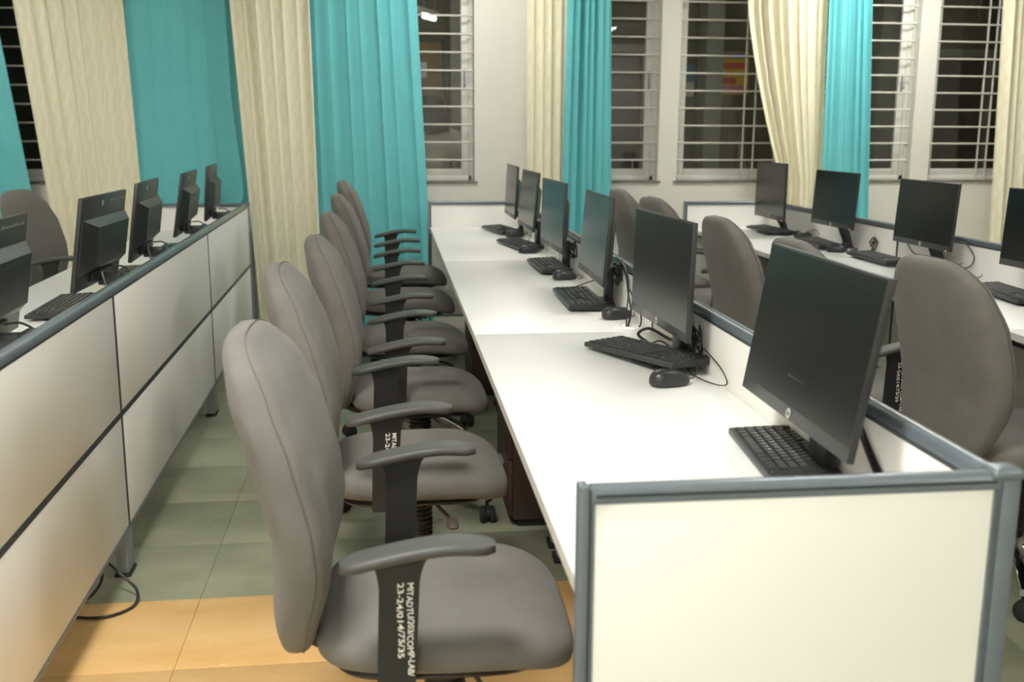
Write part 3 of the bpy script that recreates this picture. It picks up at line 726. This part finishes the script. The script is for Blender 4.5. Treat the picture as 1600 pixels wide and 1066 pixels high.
LEFM = [(-0.972, 2.60, 0.866, 0.018, 0.161, 'back of the monitor at the left edge of the photo'), (-0.995, 3.741, 0.86, -0.027, 0.162, 'back of the second monitor from the left edge, with handwritten marks'),
        (-0.999, 4.47, 0.868, 0.05, 0.147, 'back of the middle monitor of the left desk'), (-1.007, 5.451, 0.867, 0.04, 0.17, 'back of the second-farthest monitor on the left desk'), (-1.011, 6.38, 0.863, 0.05, 0.081, 'back of the farthest monitor on the left desk')]
for a in LEFM: monitor(*a, GL, back=True, reach=0.128)

# ------------------------------------------------------------------ keyboards (origin centre; x towards user is -x; length along y)
KL, KW = 0.435, 0.140
def key_layout():
    """rows from the back (+x) to the front (-x); y positions: user faces +x so left is +y"""
    u = 0.0190; keys = []   # (row, start_u, width_u, legend)
    rows = [
        [('Esc', 1), (None, 1)]+[('F%d' % i, 1) for i in range(1, 5)]+[(None, .5)]+[('F%d' % i, 1) for i in range(5, 9)]+[(None, .5)]+[('F%d' % i, 1) for i in range(9, 13)]+[(None, .25), ('', 1), ('', 1), ('', 1), (None, .25), ('', 1), ('', 1), ('', 1), ('', 1)],
        [(c, 1) for c in '`1234567890-=']+[('', 2), (None, .25), ('', 1), ('', 1), ('', 1), (None, .25), ('', 1), ('/', 1), ('*', 1), ('-', 1)],
        [('', 1.5)]+[(c, 1) for c in 'QWERTYUIOP[]']+[('\\', 1.5), (None, .25), ('', 1), ('', 1), ('', 1), (None, .25), ('7', 1), ('8', 1), ('9', 1), ('+', 1)],
        [('', 1.75)]+[(c, 1) for c in "ASDFGHJKL;'"]+[('', 2.25), (None, 3.5), ('4', 1), ('5', 1), ('6', 1), ('', 1)],
        [('', 2.25)]+[(c, 1) for c in 'ZXCVBNM,./']+[('', 2.75), (None, 1.25), ('', 1), (None, 1.25), ('1', 1), ('2', 1), ('3', 1), ('', 1)],
        [('', 1.25), ('', 1.25), ('', 1.25), ('', 6.25), ('', 1.25), ('', 1.25), ('', 1.25), ('', 1.25), (None, .25), ('', 1), ('', 1), ('', 1), (None, .25), ('0', 2), ('.', 1), ('', 1)]]
    for r, row_ in enumerate(rows):
        p = 0
        for lg, wd in row_:
            if lg is not None: keys.append((r, p, wd, lg))
            p += wd
    tot = 15+.25+3+.25+4
    su = (KL-0.018)/tot; sx = (KW-0.022)/6
    return [(KW/2-0.013-(r+0.5)*sx, KL/2-0.009-(p+wd/2)*su, wd*su-0.0022, sx-0.0025, lg) for r, p, wd, lg in keys]
KEYS = key_layout(); KEYM = {}
def key_mesh(wy, wx):
    k = (round(wy, 4), round(wx, 4))
    if k not in KEYM:
        a, b = wx/2, wy/2; c, d = a-0.0016, b-0.0016; h = 0.0045
        KEYM[k] = MB().add([(-a,-b,0),(a,-b,0),(a,b,0),(-a,b,0),(-c,-d,h),(c,-d,h),(c,d,h),(-c,d,h)], [(0,3,2,1),(4,5,6,7),(0,1,5,4),(1,2,6,5),(2,3,7,6),(3,0,4,7)]).mesh('key', M_KEY, 0)
    return KEYM[k]
kb_body = MB().prism([(-KW/2, 0.002), (-KW/2+0.002, 0.0), (KW/2-0.002, 0.0), (KW/2, 0.002), (KW/2, 0.017), (KW/2-0.004, 0.020), (-KW/2+0.004, 0.0135), (-KW/2, 0.011)], -KL/2, KL/2, 'XZ').mesh('body', M_BLK2, 20)
def ktop(x): return 0.0135+(x+KW/2)/KW*0.0065
allk = MB()
for x, y, wy, wx, lg in KEYS:
    a, b = wx/2, wy/2; c, d = a-0.0016, b-0.0016; z = ktop(x)-0.0005; h = 0.0045
    allk.add([(x-a,y-b,z),(x+a,y-b,z),(x+a,y+b,z),(x-a,y+b,z),(x-c,y-d,z+h),(x+c,y-d,z+h),(x+c,y+d,z+h),(x-c,y+d,z+h)], [(0,3,2,1),(4,5,6,7),(0,1,5,4),(1,2,6,5),(2,3,7,6),(3,0,4,7)])
ALLK = allk.mesh('keys', M_KEY, 0)
def legends_mesh():
    mb = MB(); cache = {}
    for x, y, wy, wx, lg in KEYS:
        if not lg: continue
        if lg not in cache: cache[lg] = text_mesh(lg, 0.0085 if len(lg) == 1 else 0.006, M_LEG, bold=0.0003, extrude=0.0)
        me = cache[lg]; zt = ktop(x)+0.0043
        mb.add([(x+v.co.y+0.0, y-v.co.x+wy/2-0.004, zt) for v in me.vertices], [list(f.vertices) for f in me.polygons])
    return mb.mesh('key_legends', M_LEG, 0)
LEGM = legends_mesh()
def keyboard(x, y, z, rz, label, group, detail=0, roll=0.0, pitch=0.0):
    r = empty('keyboard', (x, y, z), 0, label, 'keyboard', group); r.rotation_euler = (roll, pitch, rz)
    b = link('body', kb_body, r)
    if detail:
        for kx, ky, wy, wx, lg in KEYS: link('key', key_mesh(wy, wx), r, (kx, ky, ktop(kx)-0.0005))
        link('key_legends', LEGM, r)['kind'] = 'stuff'
    else:
        k = link('keys', ALLK, r); k['kind'] = 'stuff'
        link('key_legends', LEGM, r)['kind'] = 'stuff'
    return r
GK = 'keyboards on the middle desk'; GKR = 'keyboards on the right desk'
keyboard(0.780, 1.845, 0.750, -0.10, 'keyboard under the monitor nearest the viewer', GK, 1)
keyboard(0.735, 2.785, 0.768, 0.36, 'keyboard resting askew on the base of the second monitor', GK, 1, roll=-0.048)
keyboard(0.735, 3.795, 0.759, -0.03, 'keyboard resting on the base of the third monitor from the viewer', GK, 0, pitch=0.02)
keyboard(0.775, 4.75, 0.759, 0.01, 'keyboard under the fourth monitor from the viewer', GK)
keyboard(0.760, 5.67, 0.759, 0.17, 'keyboard under the second-farthest middle monitor', GK)
keyboard(0.760, 6.50, 0.759, 0.20, 'keyboard under the farthest middle monitor', GK)
keyboard(2.45, 6.33, 0.761, 0.05, 'keyboard under the farthest monitor on the right desk', GKR)
keyboard(2.44, 5.56, 0.761, -0.10, 'keyboard under the monitor by the teal curtain, right desk', GKR)
keyboard(2.45, 4.86, 0.761, 0.0, 'keyboard partly hidden behind the large chair back, right desk', GKR)
keyboard(2.43, 3.74, 0.761, -0.12, 'keyboard at the right edge of the photo', GKR)
keyboard(-1.12, 3.80, 0.761, 0.03, 'keyboard behind the second left monitor', 'keyboards on the left desk')
keyboard(-1.08, 4.62, 0.761, 0.03, 'keyboard behind the middle monitor of the left desk', 'keyboards on the left desk')
keyboard(-1.08, 5.55, 0.761, 0.03, 'keyboard behind the second-farthest left monitor', 'keyboards on the left desk')

# ------------------------------------------------------------------ mice (long axis along local x, nose at +x)
def mousef(x, y, z):
    t = x/0.055
    w = 1-0.10*t*t+0.04*t
    zz = z*(1-0.22*t-0.12*t*t) if z > 0 else z*0.5
    return (x, y*w, zz+0.012)
MOUSE = MB().superell(0.055, 0.0315, 0.030, 0.75, 0.75, 36, 16, mousef).mesh('shell', M_BLK2, 70)
WHEEL = MB().lathe([(0.004, -0.004), (0.009, -0.0035), (0.0095, 0), (0.009, 0.0035), (0.004, 0.004)], (0.030, 0, 0.0285), 16, 'Y').mesh('wheel', M_RUB)
SPLIT = MB().tube(spline([(0.0535, 0, 0.018), (0.040, 0, 0.0262), (0.020, 0, 0.0335), (0.006, 0, 0.0372)], 6), 0.0006, 6).mesh('button_split', M_GROOVE)
def mouse(x, y, rz, label, group, cable=None):
    r = empty('mouse', (x, y, 0.7505), rz, label, 'mouse', group)
    link('shell', MOUSE, r); link('wheel', WHEEL, r); link('button_split', SPLIT, r)
    if cable:
        R_ = Matrix.Rotation(-rz, 3, 'Z'); pts = [Vector((0.052, 0, 0.012))]
        for q in cable: pts.append(R_ @ (Vector(q)-Vector((x, y, 0.7505))))
        MB().tube(spline(pts, 8), 0.0017, 6).build('cable', M_BLK, r)
    return r
GS = 'mice on the middle desk'; GSR = 'mice on the right desk'
mouse(0.722, 2.500, 0.25, 'black mouse in front of the second monitor base', GS, [(0.80, 2.535, 0.765), (0.835, 2.62, 0.80), (0.850, 2.66, 0.815), (0.850, 2.50, 0.80), (0.846, 2.42, 0.770), (0.83, 2.50, 0.754), (0.80, 2.60, 0.765), (0.84, 2.74, 0.79)])
mouse(0.800, 3.445, 0.30, 'black mouse beside the white cable grommet', GS, [(0.865, 3.46, 0.757), (0.875, 3.52, 0.80), (0.87, 3.62, 0.82)])
mouse(0.787, 4.395, 0.25, 'black mouse in front of the third middle monitor', GS, [(0.855, 4.40, 0.752), (0.875, 4.47, 0.753), (0.84, 4.56, 0.754)])
mouse(0.767, 5.37, 0.2, 'black mouse in front of the fourth middle monitor', GS, [(0.83, 5.40, 0.753), (0.86, 5.48, 0.765)])
mouse(0.800, 6.19, 0.2, 'black mouse farthest away on the middle desk', GS, [(0.86, 6.2, 0.753), (0.885, 6.25, 0.765)])
mouse(2.535, 6.02, -0.2, 'black mouse by the farthest right monitor', GSR, [(2.59, 5.99, 0.753), (2.597, 5.92, 0.78), (2.595, 5.99, 0.80), (2.585, 6.1, 0.77)])
mouse(2.41, 5.26, -0.5, 'black mouse by the keyboard in front of the teal curtain', GSR, [(2.47, 5.24, 0.753), (2.54, 5.30, 0.753), (2.57, 5.42, 0.765)])
mouse(2.53, 4.29, -0.35, 'black mouse beside the black monitor on the right desk', GSR, [(2.590, 4.24, 0.754), (2.600, 4.20, 0.775), (2.602, 4.27, 0.810), (2.600, 4.36, 0.805), (2.59, 4.42, 0.77), (2.58, 4.5, 0.76)])

# ------------------------------------------------------------------ grommets and cables
def grommet(x, y, label):
    r = empty('cable_grommet', (x, y, 0.75), 0, label, 'grommet', 'white desk grommets')
    MB().lathe([(0.012, 0.0), (0.046, 0.0), (0.048, 0.003), (0.044, 0.0065), (0.020, 0.007), (0.018, 0.0015)], (0, 0, 0), 36).build('ring', M_GROM, r)
    MB().lathe([(0.001, 0.0005), (0.018, 0.0008)], (0, 0, 0), 20).build('opening', M_BLK, r)
grommet(0.795, 3.282, 'white round desk grommet beside the second monitor')
grommet(0.815, 5.114, 'white round desk grommet under the fourth middle monitor')
grommet(2.565, 5.17, 'white round desk grommet on the right desk')
def cable(pts, r, label, group='loose black cables'):
    p0 = Vector(pts[0]); o = MB().tube([p-p0 for p in spline(pts, 8)], r, 7).build('cable', M_BLK, None, p0)
    return tag(o, label, 'cable', group)
cable([(0.797, 3.286, 0.752), (0.80, 3.30, 0.80), (0.83, 3.40, 0.87), (0.855, 3.55, 0.90), (0.855, 3.66, 0.90)], 0.0025, 'straight black cable rising from the grommet to the third monitor')
cable([(0.800, 3.278, 0.752), (0.815, 3.30, 0.80), (0.835, 3.42, 0.83), (0.85, 3.55, 0.91), (0.846, 3.66, 0.935)], 0.0035, 'thick black cable rising from the grommet to the third monitor')
cable([(0.803, 3.284, 0.752), (0.835, 3.26, 0.757), (0.853, 3.33, 0.79), (0.845, 3.45, 0.85), (0.855, 3.62, 0.93)], 0.0025, 'looping black cable from the grommet behind the second monitor')
cable([(0.80, 2.97, 0.755), (0.775, 3.04, 0.775), (0.80, 3.00, 0.80), (0.845, 2.93, 0.78), (0.852, 2.86, 0.80), (0.852, 2.80, 0.86)], 0.005, 'thick black cable arching behind the second keyboard')
cable([(0.80, 2.99, 0.755), (0.83, 2.98, 0.765), (0.85, 2.90, 0.755), (0.852, 2.83, 0.78)], 0.0025, 'thin black cable lying behind the second keyboard')
def bundle(x, y, z, label, seed, s=1.0):
    rnd = random.Random(seed); pts = []
    for k in range(26): pts.append((rnd.uniform(-0.018, 0.018)*s, rnd.uniform(-0.028, 0.028)*s, rnd.uniform(-0.040, 0.040)*s))
    o = MB().tube(spline(pts, 6), 0.0028, 6).build('cable_bundle', M_BLK, None, (x, y, z)); tag(o, label, 'cable', 'coiled cable bundles')
bundle(0.842, 2.690, 0.835, 'tangled black cable bundle behind the second monitor', 1)
bundle(0.850, 3.655, 0.875, 'tangled black cable bundle behind the third monitor', 2)
bundle(0.858, 4.595, 0.855, 'tangled black cable bundle behind the fourth middle monitor', 3)
cable([(0.835, 1.70, 0.90), (0.840, 1.66, 0.84), (0.835, 1.55, 0.775), (0.825, 1.45, 0.756), (0.81, 1.37, 0.756)], 0.0045, 'thick black cable behind the nearest monitor')
cable([(0.842, 1.72, 0.90), (0.845, 1.64, 0.83), (0.843, 1.53, 0.775), (0.840, 1.44, 0.756), (0.83, 1.36, 0.756)], 0.0035, 'thin black cable behind the nearest monitor')
cable([(0.69, 3.985, 0.775), (0.72, 3.84, 0.800), (0.765, 3.70, 0.845), (0.785, 3.62, 0.862)], 0.0022, 'black cable drooping over the third keyboard')
cable([(0.76, 3.75, 0.80), (0.72, 3.80, 0.785), (0.725, 3.72, 0.783), (0.77, 3.62, 0.776), (0.80, 3.57, 0.765)], 0.0018, 'thin black cable curled across the third keyboard')
cable([(0.70, 6.36, 0.775), (0.74, 6.32, 0.785), (0.77, 6.40, 0.785), (0.75, 6.46, 0.785), (0.79, 6.30, 0.776), (0.85, 6.30, 0.80)], 0.0025, 'coiled cable on the farthest middle keyboard')
cable([(0.72, 5.52, 0.782), (0.78, 5.50, 0.785), (0.80, 5.58, 0.80), (0.83, 5.62, 0.86)], 0.002, 'thin cable on the second-farthest middle keyboard')
for k, (dy, dz) in enumerate(((0.0, 0.0), (0.018, 0.01), (-0.016, -0.008))):
    cable([(2.566, 5.17+dy*0.4, 0.752), (2.575, 5.17+dy, 0.79+dz), (2.592, 5.185+dy, 0.822+dz), (2.597, 5.22+dy, 0.815+dz), (2.595, 5.26+dy*0.5, 0.79+dz)], 0.0035, ['middle black cable curving out of the right desk grommet', 'left black cable curving out of the right desk grommet', 'right black cable curving out of the right desk grommet'][k])
cable([(2.58, 4.42, 0.90), (2.592, 4.33, 0.89), (2.590, 4.26, 0.84), (2.590, 4.31, 0.79), (2.59, 4.50, 0.765), (2.57, 4.58, 0.76)], 0.0025, 'black cable looping against the right partition by the black monitor')
cable([(2.56, 4.80, 0.85), (2.57, 4.76, 0.81), (2.585, 4.70, 0.79), (2.59, 4.62, 0.80), (2.585, 4.55, 0.79)], 0.003, 'black cable hanging below the black right monitor')
# power lead looping out below the left partition
cable([(-0.89, 3.13, 0.30), (-0.875, 3.10, 0.14), (-0.81, 3.06, 0.075), (-0.748, 3.02, 0.03), (-0.745, 2.96, 0.006), (-0.80, 2.90, 0.006), (-0.88, 2.90, 0.006), (-1.0, 2.95, 0.006)], 0.0045, 'black power lead looping onto the floor under the left partition', 'power leads')
cable([(-0.90, 3.13, 0.30), (-0.87, 3.09, 0.13), (-0.85, 3.03, 0.06), (-0.90, 2.99, 0.012), (-1.0, 2.99, 0.006)], 0.0045, 'second black power lead behind the left partition foot', 'power leads')
for k, (x, y, zb) in enumerate(((-0.995, 3.70, 0.86), (-0.999, 4.43, 0.868), (-1.007, 5.41, 0.867), (-1.011, 6.34, 0.863), (-0.972, 2.56, 0.866))):
    wh = ['second left', 'middle left', 'second-farthest left', 'farthest left', 'leftmost'][k]
    cable([(x+0.055, y-0.06, zb+0.05), (x+0.075, y-0.08, zb-0.01), (x+0.10, y-0.10, zb-0.06), (x+0.13, y-0.10, 0.757)], 0.004, 'black lead hanging below the %s monitor' % wh)
    cable([(x+0.055, y+0.07, zb+0.05), (x+0.09, y+0.10, zb+0.045), (x+0.13, y+0.11, zb+0.0), (x+0.145, y+0.08, 0.757)], 0.003, 'thin black lead looping beside the %s monitor stand' % wh)

# ------------------------------------------------------------------ person in the corridor
def person():
    r = empty('person', (0.44, 8.75, 0), 0, 'person with long dark hair and white top standing outside the window', 'person')
    # body: one continuous skinned figure, back turned to the room
    J = {'pel': (0, 0, 0.90, 0.145, 0.10), 'wst': (0, 0, 1.05, 0.125, 0.095), 'che': (0, 0, 1.24, 0.15, 0.105), 'clv': (0, 0.005, 1.37, 0.10, 0.075), 'nek': (0, 0.01, 1.43, 0.05, 0.05), 'hed': (0, 0.02, 1.52, 0.07, 0.08), 'top': (0, 0.02, 1.605, 0.062, 0.07)}
    E_ = [('pel', 'wst'), ('wst', 'che'), ('che', 'clv'), ('clv', 'nek'), ('nek', 'hed'), ('hed', 'top')]
    for s, n in ((-1, 'L'), (1, 'R')):
        J.update({'sh'+n: (s*0.165, 0, 1.345, 0.055, 0.055), 'el'+n: (s*0.205, -0.01, 1.09, 0.040, 0.040), 'wr'+n: (s*0.195, 0.08, 0.88, 0.028, 0.028), 'pm'+n: (s*0.19, 0.105, 0.82, 0.03, 0.018), 
                  'hp'+n: (s*0.085, 0, 0.85, 0.09, 0.09), 'kn'+n: (s*0.09, 0.02, 0.48, 0.06, 0.06), 'an'+n: (s*0.095, -0.01, 0.09, 0.04, 0.04), 'to'+n: (s*0.105, 0.13, 0.035, 0.035, 0.028)})
        E_ += [('clv', 'sh'+n), ('sh'+n, 'el'+n), ('el'+n, 'wr'+n), ('wr'+n, 'pm'+n), ('pel', 'hp'+n), ('hp'+n, 'kn'+n), ('kn'+n, 'an'+n), ('an'+n, 'to'+n)]
        for k in range(5):
            nm = 'f%d%s' % (k, n); ln = (0.05, 0.075, 0.082, 0.076, 0.06)[k]
            y0 = 0.085+0.0+k*0.012
            J[nm+'a'] = (s*0.188, 0.08+(k-2)*0.016 if k else 0.125, 0.80 if k else 0.835, 0.009, 0.009)
            J[nm+'b'] = (s*0.182, 0.085+(k-2)*0.017 if k else 0.140, 0.80-ln*0.55 if k else 0.80, 0.008, 0.008)
            J[nm+'c'] = (s*0.172, 0.090+(k-2)*0.017 if k else 0.142, 0.80-ln if k else 0.775, 0.0065, 0.0065)
            E_ += [('pm'+n, nm+'a'), (nm+'a', nm+'b'), (nm+'b', nm+'c')]
    ids = {k: i for i, k in enumerate(J)}
    me = bpy.data.meshes.new('body'); me.from_pydata([J[k][:3] for k in J], [(ids[a], ids[b]) for a, b in E_], [])
    o = link('body', me, r)
    sk = o.modifiers.new('skin', 'SKIN'); sk.use_smooth_shade = True
    o.modifiers.new('sub', 'SUBSURF').levels = 2; o.modifiers['sub'].render_levels = 2
    if not me.skin_vertices:
        bm = bmesh.new(); bm.from_mesh(me); bm.verts.layers.skin.verify(); bm.to_mesh(me); bm.free()
    for k in J: me.skin_vertices[0].data[ids[k]].radius = J[k][3:5]
    me.skin_vertices[0].data[ids['pel']].use_root = True
    me.materials.append(M_SKIN)
    # kurta: shell round the torso with sleeves
    rings = []
    for z, a, b in ((0.62, 0.215, 0.165), (0.80, 0.195, 0.150), (0.95, 0.175, 0.135), (1.08, 0.155, 0.122), (1.22, 0.172, 0.130), (1.32, 0.178, 0.115), (1.385, 0.12, 0.088), (1.415, 0.065, 0.062)):
        rings.append([(a*math.cos(t), b*math.sin(t)*(1+0.03*math.sin(5*t)), z) for t in [2*PI*k/28 for k in range(28)]])
    k = MB().loft(rings, cap=True)
    for s in (-1, 1): k.tube([(s*0.12, 0, 1.35), (s*0.175, 0, 1.33), (s*0.198, -0.005, 1.20), (s*0.208, -0.008, 1.08), (s*0.203, 0.035, 0.97)], [0.055, 0.066, 0.060, 0.054, 0.048], 14)
    k.build('kurta', M_KURTA, r, smooth=60)
    t = MB()
    for s in (-1, 1): t.tube([(s*0.085, 0, 0.80), (s*0.09, 0.015, 0.48), (s*0.095, -0.008, 0.12)], [0.105, 0.078, 0.062], 16)
    t.build('trousers', M_TROU, r, smooth=60)
    # hair: cap over the skull falling down the back
    hr = []
    for z, a, bf, bb in ((1.345, 0.04, -0.105, -0.145), (1.365, 0.115, -0.07, -0.158), (1.40, 0.142, -0.02, -0.150), (1.44, 0.138, 0.02, -0.138), (1.50, 0.124, 0.05, -0.118), (1.57, 0.108, 0.085, -0.100), (1.63, 0.084, 0.085, -0.068), (1.668, 0.045, 0.055, -0.02), (1.676, 0.01, 0.03, 0.01)):
        cy = (bf+bb)/2; hb = (bf-bb)/2
        hr.append([(a*math.cos(t), cy+hb*math.sin(t), z) for t in [2*PI*k/26 for k in range(26)]])
    MB().loft(hr).build('hair', M_HAIR, r, smooth=60)
    f = MB().superell(0.011, 0.016, 0.020, 1, 1, 12, 8, lambda x, y, z: (x, 0.108+y, 1.515+z))
    f.build('nose', M_SKIN, r)
    e = MB()
    for s in (-1, 1): e.superell(0.012, 0.006, 0.007, 1, 1, 12, 8, lambda x, y, z, s=s: (s*0.03+x, 0.094+y, 1.545+z))
    e.build('eyes', M_TXT, r)
    MB().superell(0.022, 0.006, 0.006, 1, 1, 14, 8, lambda x, y, z: (x, 0.097+y, 1.475+z)).build('mouth', M_RED, r)
person()
